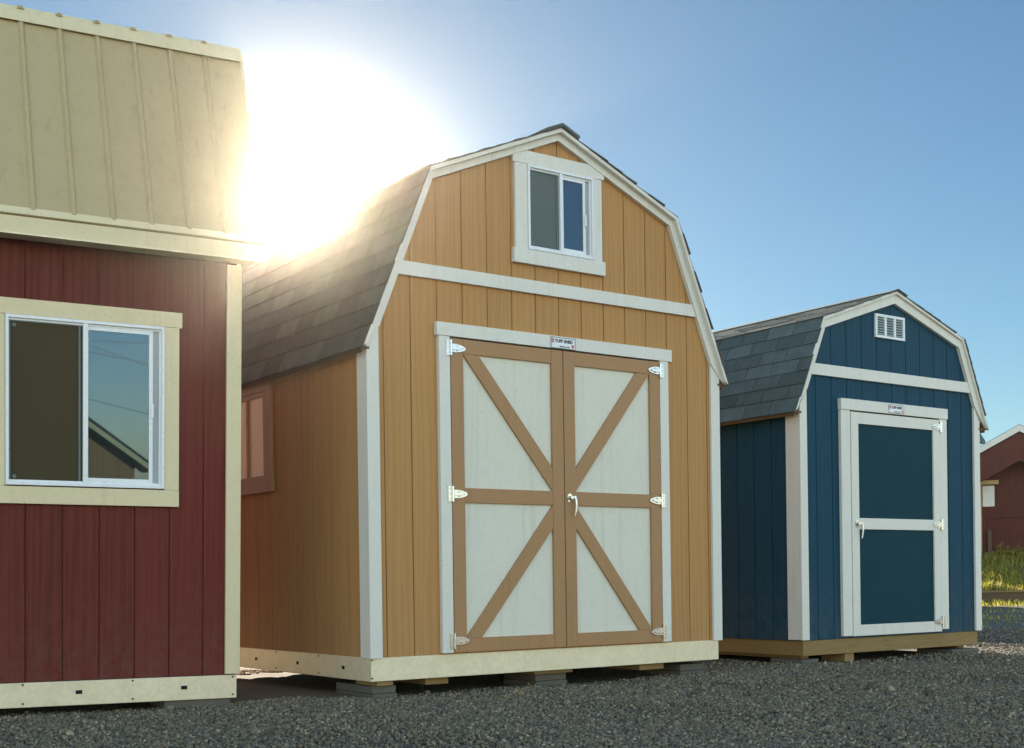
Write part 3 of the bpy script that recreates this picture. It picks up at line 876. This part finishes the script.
block(SH1, -0.42, -0.02, 0.02, 0.42, -0.004, 'grey slab under the right corner of the red shed')
block(SH1, -2.9, -2.5, 0.05, 0.45, -0.004, 'grey slab under the left part of the red shed')
block(SH3, 0.80, 1.20, -0.02, 0.38, -0.031, 'pale grey slab under the right corner of the blue shed')
block(SH3, -1.20, -1.00, 0.03, 0.40, -0.031, 'grey slab under the left corner of the blue shed')
block(SH3, -0.66, -0.54, 0.03, 0.30, -0.001, 'small wooden shim under the blue shed door', 'wood_y', 'wood_shim', 'shim', zb=0.0)

# ============================================================ gravel (stones as real little rocks)
def rocks_mesh(pos, size, seed):
    r = np.random.default_rng(seed)
    t = (1 + 5 ** 0.5) / 2
    ico = np.array([(-1, t, 0), (1, t, 0), (-1, -t, 0), (1, -t, 0), (0, -1, t), (0, 1, t), (0, -1, -t), (0, 1, -t), (t, 0, -1), (t, 0, 1), (-t, 0, -1), (-t, 0, 1)], float)
    ico /= np.linalg.norm(ico[0])
    fc = np.array([(0, 11, 5), (0, 5, 1), (0, 1, 7), (0, 7, 10), (0, 10, 11), (1, 5, 9), (5, 11, 4), (11, 10, 2), (10, 7, 6), (7, 1, 8), (3, 9, 4), (3, 4, 2), (3, 2, 6), (3, 6, 8), (3, 8, 9), (4, 9, 5), (2, 4, 11), (6, 2, 10), (8, 6, 7), (9, 8, 1)])
    n = len(pos)
    base = ico[None] * r.uniform(0.62, 1.25, (n, 12, 1))
    base *= r.uniform(0.6, 1.2, (n, 1, 3)) * np.array([1, 1, 0.75])
    # random rotations
    q = r.normal(size=(n, 4)); q /= np.linalg.norm(q, axis=1)[:, None]
    w, x, y, z = q.T
    Rm = np.stack([np.stack([1 - 2 * (y * y + z * z), 2 * (x * y - z * w), 2 * (x * z + y * w)], -1),
                   np.stack([2 * (x * y + z * w), 1 - 2 * (x * x + z * z), 2 * (y * z - x * w)], -1),
                   np.stack([2 * (x * z - y * w), 2 * (y * z + x * w), 1 - 2 * (x * x + y * y)], -1)], -2)
    v = np.einsum('nij,nkj->nki', Rm, base) * size[:, None, None] + pos[:, None, :]
    v = v.reshape(-1, 3)
    f = (fc[None] + (np.arange(n) * 12)[:, None, None]).reshape(-1, 3)
    me = bpy.data.meshes.new('gravel')
    me.vertices.add(len(v)); me.vertices.foreach_set('co', v.ravel().astype(np.float32))
    me.loops.add(f.size); me.loops.foreach_set('vertex_index', f.ravel().astype(np.int32))
    me.polygons.add(len(f)); me.polygons.foreach_set('loop_start', np.arange(0, f.size, 3, dtype=np.int32))
    me.polygons.foreach_set('loop_total', np.full(len(f), 3, dtype=np.int32))
    me.update(); me.validate()
    return me
def rock_mat():
    m, t, b = mat('crushed_stone')
    isl = N(t, 'ShaderNodeNewGeometry')
    r = ramp(t, isl.outputs['Random Per Island'], [(0.0, (0.05, 0.05, 0.05)), (0.3, (0.12, 0.122, 0.12)), (0.55, (0.19, 0.185, 0.165)), (0.72, (0.25, 0.185, 0.12)), (0.86, (0.23, 0.225, 0.21)), (1.0, (0.42, 0.40, 0.35))])
    v = coords(t)
    n = noise(t, v, 160, 3, 0.6)
    a = mixc(t, ramp(t, n.outputs[0], [(0.3, (0.5,) * 3), (0.6, (0, 0, 0))]).outputs[0], r.outputs[0], (0.07, 0.065, 0.058))
    a = mixc(t, 1.0, a, (1.0, 0.87, 0.64), 'MULTIPLY')
    t.links.new(a, b.inputs['Base Color']); b.inputs['Roughness'].default_value = 0.85
    return m
M['rock'] = rock_mat()
def region(n, x0, x1, y0, y1):
    return np.stack([rng.uniform(x0, x1, n), rng.uniform(y0, y1, n)], 1)
pts = []; sizes = []
def inshed(xy, s, x0, x1, y0, y1):
    a = s['rot'][2]; c, sn = math.cos(a), math.sin(a)
    dx, dy = xy[:, 0] - s['loc'][0], xy[:, 1] - s['loc'][1]
    lx, ly = c * dx + sn * dy, -sn * dx + c * dy
    return (lx > x0) & (lx < x1) & (ly > y0) & (ly < y1), lx, ly
def scatter(n, x0, x1, y0, y1, smin, smax):
    xy = region(n, x0, x1, y0, y1)
    keep = np.ones(n, bool)
    # only what the wedge in front of the camera (with a margin) can see
    keep &= (xy[:, 0] > -0.46 * xy[:, 1] - 0.7) & (xy[:, 0] < 0.46 * xy[:, 1] + 0.9)
    for s, w0, w1_, dd in ((SH1, -4.3, 0.05, 3.1), (SH2, -1.6, 1.6, 2.85), (SH3, -1.3, 1.3, 3.7)):
        m, lx, ly = inshed(xy, s, w0, w1_, 0.18, dd)
        keep &= ~m
    # the lane between red and tan shed is bare soil
    a = SH1['rot'][2]; c, sn = math.cos(a), math.sin(a)
    m, lx, ly = inshed(xy, SH1, -0.2, 0.75, -0.02, 4)
    keep &= ~(m & (ly > 0.02 + 0.10 * np.sin(lx * 6)))
    # thin patches where wheels and feet have pressed the stone into the fines
    wv = np.sin(xy[:, 0] * 1.1 + 0.7 * np.sin(xy[:, 1] * 0.9)) * np.cos(xy[:, 1] * 1.7 + 0.5 * np.sin(xy[:, 0] * 2.0)) + 0.35 * np.sin(xy[:, 0] * 5.3) * np.sin(xy[:, 1] * 4.1)
    keep &= rng.random(n) < np.clip(1.15 - 0.75 * np.clip(wv, 0, 1), 0.3, 1)
    xy = xy[keep]
    sz = rng.uniform(smin, smax, len(xy)) * rng.uniform(0.7, 1.0, len(xy))
    z = np.array([hump(x, y) for x, y in xy]) + sz * rng.uniform(0.0, 0.75, len(xy)) + 0.002
    # a shallow bank of stone pushed up in front of the sheds
    pts.append(np.column_stack([xy, z])); sizes.append(sz)
scatter(125000, -3.6, 4.5, 5.2, 8.2, 0.0065, 0.0145)
scatter(95000, -3.9, 6.6, 8.0, 11.2, 0.0075, 0.0155)
scatter(26000, 0.5, 9.5, 11.2, 16.5, 0.010, 0.018)
scatter(900, -3.6, 8, 5.3, 14, 0.018, 0.032)
gme = rocks_mesh(np.concatenate(pts), np.concatenate(sizes), 5)
gme.materials.append(M['rock'])
gro = bpy.data.objects.new('gravel', gme); COL.objects.link(gro)
tag(gro, 'loose grey crushed gravel covering the yard in front of the sheds', 'gravel', kind='stuff')

# bare earth in the lane between the red and the tan shed
def soil_mat():
    m, t, b = mat('bare_soil')
    v = coords(t)
    n1 = noise(t, v, 5, 6, 0.7); n2 = noise(t, v, 60, 4, 0.7)
    a = mixc(t, n1.outputs[0], (0.07, 0.045, 0.024), (0.13, 0.09, 0.05))
    a = mixc(t, ramp(t, n2.outputs[0], [(0.45, (0, 0, 0)), (0.6, (0.6,) * 3)]).outputs[0], a, (0.10, 0.07, 0.04))
    t.links.new(a, b.inputs['Base Color']); b.inputs['Roughness'].default_value = 0.95
    bump(t, b, n2.outputs[0], 0.9, 0.01)
    return m
M['soil'] = soil_mat()
Mx1 = mw(SH1); sv = []; n_i, n_j = 26, 60
for j in range(n_j):
    for i in range(n_i):
        lx = -0.6 + 2.0 * i / (n_i - 1); ly = 0.02 + 0.06 * math.sin(i * .9) + 5.4 * j / (n_j - 1)
        p = Mx1 @ Vector((lx, ly, 0)); edge = i in (0, n_i - 1) or j in (0, n_j - 1)
        sv.append((p.x, p.y, hump(p.x, p.y) + (-0.01 if edge else 0.008 + 0.006 * math.sin(i * 1.7 + j * .8))))
sm2 = MB().add(sv, [(j * n_i + i, j * n_i + i + 1, (j + 1) * n_i + i + 1, (j + 1) * n_i + i) for j in range(n_j - 1) for i in range(n_i - 1)]).build('soil', 'soil')
sm2['kind'] = 'structure'
for p_ in sm2.data.polygons: p_.use_smooth = True

# ============================================================ grassy bank, kerb timber, far red building
def Pp(px, py, Y):
    """world point seen at a pixel of the photograph, at depth Y"""
    cr, sr = math.cos(ROLL), math.sin(ROLL)
    a, b = (px - CX) / F, (py - CY) / F
    u = cr * a + sr * b; v = -sr * a + cr * b
    c, s = math.cos(PITCH), math.sin(PITCH)
    k = Y / (c + s * v)
    return Vector((u * k, Y, CAM_H + (s - c * v) * k))
def bank_mat():
    m, t, b = mat('grass_earth')
    v = coords(t)
    n1 = noise(t, v, 1.4, 4, 0.6); n2 = noise(t, v, 9, 5, 0.7)
    r = ramp(t, n2.outputs[0], [(0.3, (0.03, 0.05, 0.008)), (0.5, (0.09, 0.12, 0.02)), (0.7, (0.20, 0.19, 0.05))])
    a = mixc(t, n1.outputs[0], r.outputs[0], (0.10, 0.085, 0.045))
    t.links.new(a, b.inputs['Base Color']); b.inputs['Roughness'].default_value = 0.9
    bump(t, b, n2.outputs[0], 0.8, 0.1)
    return m
M['bank'] = bank_mat()
def bank_z(x, y):
    t = min(1, max(0, (y - 31.6) / 4.0))
    t = t * t * (3 - 2 * t)
    return 0.30 + 0.84 * t + 0.05 * math.sin(x * 1.7 + y) * (1 if y > 31.7 else 0) + 0.04 * math.sin(x * 3.9 - 2 * y)
bmh = MB()
bx = list(np.arange(-6, 40, 0.5)); by = [31.5, 31.6] + list(np.arange(32, 40, 0.4)) + [46, 60, 90]
vs = [(x, y, bank_z(x, y) if y > 31.55 else -0.1) for y in by for x in bx]
nb = len(bx)
bmh.add(vs, [(j * nb + i, j * nb + i + 1, (j + 1) * nb + i + 1, (j + 1) * nb + i) for j in range(len(by) - 1) for i in range(nb - 1)])
bk = bmh.build('terrain', 'bank'); bk['kind'] = 'structure'
for p_ in bk.data.polygons: p_.use_smooth = True
# kerb timber along the foot of the bank
kt = thing('kerb_timber', 'long dark timber edging lying along the foot of the grassy bank', 'timber', (14, 31.4, 0))
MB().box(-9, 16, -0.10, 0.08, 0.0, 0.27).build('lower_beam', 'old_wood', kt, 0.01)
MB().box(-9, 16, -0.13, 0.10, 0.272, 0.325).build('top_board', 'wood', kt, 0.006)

def leaf_mat(name, c0, c1):
    m, t, b = mat(name)
    isl = N(t, 'ShaderNodeNewGeometry')
    r = ramp(t, isl.outputs['Random Per Island'], [(0, c0), (1, c1)])
    t.links.new(r.outputs[0], b.inputs['Base Color']); b.inputs['Roughness'].default_value = 0.6
    tr = N(t, 'ShaderNodeBsdfTranslucent'); t.links.new(r.outputs[0], tr.inputs['Color'])
    mx = N(t, 'ShaderNodeMixShader'); mx.inputs[0].default_value = 0.45
    o = t.nodes['Material Output']
    t.links.new(b.outputs[0], mx.inputs[1]); t.links.new(tr.outputs[0], mx.inputs[2]); t.links.new(mx.outputs[0], o.inputs['Surface'])
    return m
M['grass'] = leaf_mat('grass_blade', (0.10, 0.14, 0.012), (0.55, 0.46, 0.08))
def blades(n, fx, fz, hmin, hmax, wid, clump=0):
    xy = np.array([fx() for _ in range(n)])
    z = np.array([fz(x, y) for x, y in xy])
    h = rng.uniform(hmin, hmax, n) * (0.5 + rng.random(n))
    a = rng.uniform(0, 2 * math.pi, n); lean = rng.uniform(0.1, 0.6, n) * h; la = rng.uniform(0, 2 * math.pi, n)
    w = wid * rng.uniform(0.6, 1.3, n)
    v = np.zeros((n, 5, 3))
    ca, sa = np.cos(a), np.sin(a)
    for k, (s, f) in enumerate(((-1, 0), (1, 0), (1, .55), (-1, .55), (0, 1))):
        ww = w * (0.8 if f == .55 else 1) * s / 2
        v[:, k, 0] = xy[:, 0] + ca * ww + np.cos(la) * lean * f ** 2
        v[:, k, 1] = xy[:, 1] + sa * ww + np.sin(la) * lean * f ** 2
        v[:, k, 2] = z + h * f
    vs = [tuple(q) for q in v.reshape(-1, 3)]
    fs = []
    for i in range(n):
        o = i * 5; fs += [(o, o + 1, o + 2, o + 3), (o + 3, o + 2, o + 4)]
    return vs, fs
gb = MB()
def fx1():
    while True:
        y = random.uniform(31.5, 37); x = random.uniform(0.30 * y, 0.50 * y)
        if (math.sin(x * 2.1 + 1) * math.sin(y * 1.9) + random.random() * 1.6) > 0.25: return (x, y)
v_, f_ = blades(26000, fx1, bank_z, 0.06, 0.17, 0.022); gb.add(v_, f_)
def fx2():
    y = 31.2 - abs(random.gauss(0, 1.0)); x = random.uniform(0.30 * y, 0.50 * y); return (x, y)
v_, f_ = blades(2500, fx2, lambda x, y: hump(x, y), 0.04, 0.12, 0.02); gb.add(v_, f_)
def fx3():
    y = random.uniform(17, 30); x = random.uniform(0.25 * y, 0.50 * y); return (x, y)
v_, f_ = blades(2200, fx3, lambda x, y: hump(x, y), 0.02, 0.05, 0.02); gb.add(v_, f_)
go = gb.build('grass', 'grass')
tag(go, 'sunlit yellow green grass growing on and below the bank', 'grass', kind='stuff')

# taller weeds by the far building
def weed(px, Y, h, label, seed):
    r = random.Random(seed)
    b = Pp(px, 560, Y); x0, y0 = b.x, b.y; z0 = bank_z(x0, y0) - 0.02
    root = thing('weed_plant', label, 'plant', (x0, y0, z0), group='weeds by the far building')
    st = MB(); lf = MB()
    for k in range(7):
        a = r.uniform(0, 6.28); q = r.uniform(0.1, 0.3) * h; hh = h * r.uniform(0.6, 1)
        tip = Vector((math.cos(a) * q, math.sin(a) * q, hh))
        st.tube([(0, 0, 0), tip * 0.5 + Vector((0, 0, 0.04)), tip], [0.006, 0.004, 0.002], 5)
        for j in range(16):
            t = r.uniform(0.2, 1); p = tip * t; c = Vector((r.uniform(-1, 1), r.uniform(-1, 1), r.uniform(-.2, .8))).normalized() * 0.07
            s_ = c.cross(Vector((0, 0, 1))).normalized() * 0.022
            lf.add([p, p + c * .5 + s_, p + c, p + c * .5 - s_], [(0, 1, 2, 3)])
    st.build('stem', 'grass', root); lf.build('foliage', 'grass', root)
weed(1017, 34.6, 0.55, 'leafy weed at the right end of the row by the far red building', 1)
weed(1008, 34.9, 0.40, 'small weed in the middle of the row by the far red building', 2)
weed(1000, 34.8, 0.55, 'tall thin weed left of the small one by the far red building', 3)
weed(1026, 34.4, 0.50, 'weed just outside the right edge near the far red building', 4)

# far red building with a jutting gable front
Yb = 36.0
fb = thing('red_building', 'far brown red building with a white edged gable roof beyond the grassy bank', 'building', (Pp(1021, 553, Yb).x, Yb, 1.02), (0, 0, -0.38))
ox, oy, oz = fb.location
def loc(px, py, dy=0.0):
    p = Pp(px, py, Yb + dy); return (p.x - ox, p.z - oz)
ap = loc(1021, 432, -0.5); lf_ = loc(955, 469, -0.5); sl_ = (ap[1] - lf_[1]) / (ap[0] - lf_[0])
hwb = 2.5
bot = -0.35
siding([(-hwb, bot), (hwb, bot), (hwb, ap[1] - 2.5 * sl_), (0, ap[1] - .05), (-hwb, ap[1] - 2.5 * sl_)], 0.1, 0.2, lambda a, b, d: (a, d, b)).build('wall', 'far_red', fb)
bw2 = MB()
bw2.box(-hwb, -hwb + 0.1, 0.06, 6, bot, ap[1] - 2.5 * sl_); bw2.box(hwb - 0.1, hwb, 0.06, 6, bot, ap[1] - 2.5 * sl_); bw2.box(-hwb, hwb, 5.9, 6, bot, ap[1] - 2.5 * sl_)
bw2.build('wall', 'far_red', fb)
# jutting gable band
hb = 0.78
for s in (-1, 1):
    siding(([(0, ap[1]), (0, ap[1] - hb), (-2.7, ap[1] - hb - 2.7 * sl_), (-2.7, ap[1] - 2.7 * sl_)] if s < 0 else [(0, ap[1]), (2.7, ap[1] - 2.7 * sl_), (2.7, ap[1] - hb - 2.7 * sl_), (0, ap[1] - hb)]), 0.1, 0.2, lambda a, b, d: (a, -0.5 + d, b)).build('gable_panel', 'far_red', fb)
rr_ = MB()
for s in (-1, 1):
    rr_.prism([(0, ap[1] + 0.22), (s * 2.95, ap[1] + 0.22 - 2.95 * sl_), (s * 2.95, ap[1] + 0.14 - 2.95 * sl_), (0, ap[1] + 0.14)], -0.55, 6.2)
rfb = rr_.build('roof', 'shingle', fb)
ff_ = MB()
for s in (-1, 1):
    ff_.prism([(0, ap[1] + 0.2), (s * 2.97, ap[1] + 0.2 - 2.97 * sl_), (s * 2.97, ap[1] + 0.02 - 2.97 * sl_), (0, ap[1] + 0.02)], -0.60, -0.555)
ff_.build('fascia', 'white', fb)
# bracket and its pale beam under the gable
bx_, bz_ = loc(1019, 455, -0.3)
bb = MB()
bb.tube([(bx_ - 0.02, -0.35, bz_ - 0.22), (bx_ - 0.05, -0.38, bz_ + 0.0), (bx_ - 0.17, -0.42, bz_ + 0.10)], [0.035, 0.035, 0.03], 8)
bb.box(bx_ - 0.20, bx_ + 0.5, -0.46, -0.34, bz_ + 0.10, bz_ + 0.155)
bb.build('bracket', 'white', fb, 0.005)
# pale timber door post, its head board and the notice
p0 = loc(980, 555); p1 = loc(980, 484)
B('door_post', 'pale_wood', fb, p0[0] - 0.12, p0[0] + 0.13, -0.06, -0.002, bot, p1[1], bevel=0.004)
h0 = loc(972, 484); h1 = loc(1000, 479.5)
B('door_head', 'pale_wood', fb, h0[0], h1[0], -0.07, -0.003, h0[1], h1[1], bevel=0.004)
q0 = loc(985, 506); q1 = loc(996, 485)
B('notice', 'paper', fb, q0[0], q1[0], -0.012, -0.002, q0[1], q1[1], bevel=0.0)
nl = MB()
for i in range(9):
    zz = q1[1] - 0.07 - i * 0.055
    nl.box(q0[0] + 0.04, q1[0] - 0.05 - 0.03 * (i % 3), -0.0135, -0.0115, zz - 0.006, zz + 0.006)
B('wall_batten', 'far_red', fb, loc(984, 517)[0], 1.6, -0.03, -0.001, loc(984, 517)[1] - 0.02, loc(984, 517)[1] + 0.015, bevel=0.003)
p2 = loc(992, 552); p3 = loc(992, 530)
B('stub_post', 'old_wood', fb, p2[0] - 0.05, p2[0] + 0.05, -0.12, -0.03, bot, p3[1], bevel=0.004)

# unseen long building, added behind the blue shed to shade the yard at the right
st_ = thing('shade_building', 'long low brown building, unseen, added behind the blue shed to cast shade', 'building', (6.6, 28.6, 0), (0, 0, 0.0))
siding([(-3.7, 0.0), (3.7, 0.0), (3.7, 3.7), (-3.7, 3.7)], 0.1, 0.3, lambda a, b, d: (a, d, b)).build('wall', 'far_red', st_)
siding([(-3.7, 0.0), (3.7, 0.0), (3.7, 3.7), (-3.7, 3.7)], 0.1, 0.3, lambda a, b, d: (a, 2.4 - d, b)).build('wall', 'far_red', st_)
for sx in (-1, 1):
    siding([(0.05, 0.0), (2.35, 0.0), (2.35, 3.7), (1.2, 4.5), (0.05, 3.7)], 0.1, 0.3, (lambda sx: lambda a, b, d: (sx * (3.7 - d), a, b))(sx)).build('gable_wall', 'far_red', st_)
mb = MB()
mb.prism([(-0.15, 3.6), (1.2, 4.53), (2.55, 3.6), (2.55, 3.67), (1.2, 4.6), (-0.15, 3.67)], -3.9, 3.9, lambda a, b, d: (d, a, b))
mb.build('roof', 'shingle', st_)
sd = bpy.data.objects.new('door', None); COL.objects.link(sd); sd.parent = st_
B('door_panel', 'white', sd, -0.8, 0.8, -0.03, -0.001, 0.1, 2.2)
B('door_frame', 'cream', sd, -0.92, 0.92, -0.028, -0.001, 2.201, 2.32)

# ============================================================ behind the camera: what the red shed's window mirrors
tl = thing('garden_shed', 'small sunlit tan shed mirrored in the right pane of the red shed window', 'shed', (4.80, -2.15, 0), (0, 0, math.atan2(0.57, 0.82)))
# local +y side faces the sheds
siding([(-0.75, 0.05), (0.75, 0.05), (0.75, 1.60), (0, 2.15), (-0.75, 1.60)], 0.1, 0.2, lambda a, b, d: (a, -d, b)).build('wall', 'tan', tl)
mb = MB(); mb.box(-0.75, -0.70, -1.6, -0.05, 0.05, 1.58); mb.box(0.70, 0.75, -1.6, -0.05, 0.05, 1.58); mb.box(-0.70, 0.70, -1.6, -1.55, 0.05, 1.58)
mb.build('wall', 'tan', tl)
mb = MB()
for s in (-1, 1): mb.prism([(0, 2.26), (s * 1.0, 1.53), (s * 1.0, 1.45), (0, 2.16)], -1.75, 0.22)
M['sun_wood'] = paint_mat('yellow_new_fascia', (0.85, 0.68, 0.34), 0.6)
mb.build('roof', 'sun_wood', tl)
mb = MB()
for s in (-1, 1): mb.prism([(0, 2.30), (s * 1.03, 1.55), (s * 1.03, 1.532), (0, 2.262)], -1.78, 0.25)
mb.build('roof_covering', 'concrete', tl)

for lab, a, b, sag in (('highest grey overhead cable mirrored in the red shed window', (12.19, -11.48, 4.49), (13.26, -10.70, 4.52), 0.3),
                       ('overhead cable mirrored just under the highest one', (12.2, -11.5, 4.24), (13.38, -10.67, 3.95), 0.25),
                       ('steeper overhead cable crossing the one above it in the window', (12.2, -11.49, 4.38), (13.38, -10.67, 3.79), 0.2),
                       ('lowest overhead cable mirrored halfway down the window', (12.23, -11.53, 3.14), (13.41, -10.69, 2.73), 0.2)):
    A, Bv = Vector(a), Vector(b); dd = (Bv - A)
    dd.z *= 0.75
    pts_ = []
    for i in range(25):
        t = (i - 12) * 1.0
        p = A + dd * 0.5 + dd.normalized() * t
        p.z += 0.0035 * t * t
        pts_.append(p)
    o = MB().tube(pts_, 0.013, 6).build('overhead_cable', 'cable')
    tag(o, lab, 'cable', 'overhead cables mirrored in the window')
for i, t in enumerate((-12.0, 12.0)):
    p = Vector((12.8, -11.08, 0)) + Vector((0.82, 0.57, 0)) * t
    pole = thing('utility_pole', ('wooden pole at the near end of the overhead cables', 'wooden pole at the far end of the overhead cables')[i], 'pole', p)
    MB().tube([(0, 0, -0.1), (0, 0, 5.05)], [0.15, 0.10], 12).build('mast', 'wood', pole)
    MB().box(-0.06, 0.06, -1.0, 1.0, 4.80, 4.92).build('cross_arm', 'wood_y', pole)

# ============================================================ thin scattering volume added to veil things near the sun in glare
hz = MB().box(-420, 420, -420, 920, -1.3, 5.15).build('glare_haze', 'dark')
hz.data.materials.clear()
hm = bpy.data.materials.new('glare_haze_air'); hm.use_nodes = True
ht = hm.node_tree; ht.nodes.clear()
ho = N(ht, 'ShaderNodeOutputMaterial')
hv = N(ht, 'ShaderNodeVolumePrincipled')
hv.inputs['Color'].default_value = (1.0, 0.93, 0.80, 1)
hv.inputs['Density'].default_value = 0.00068
hv.inputs['Anisotropy'].default_value = 0.95
ht.links.new(hv.outputs[0], ho.inputs['Volume'])
hz.data.materials.append(hm)
hz['kind'] = 'stuff'
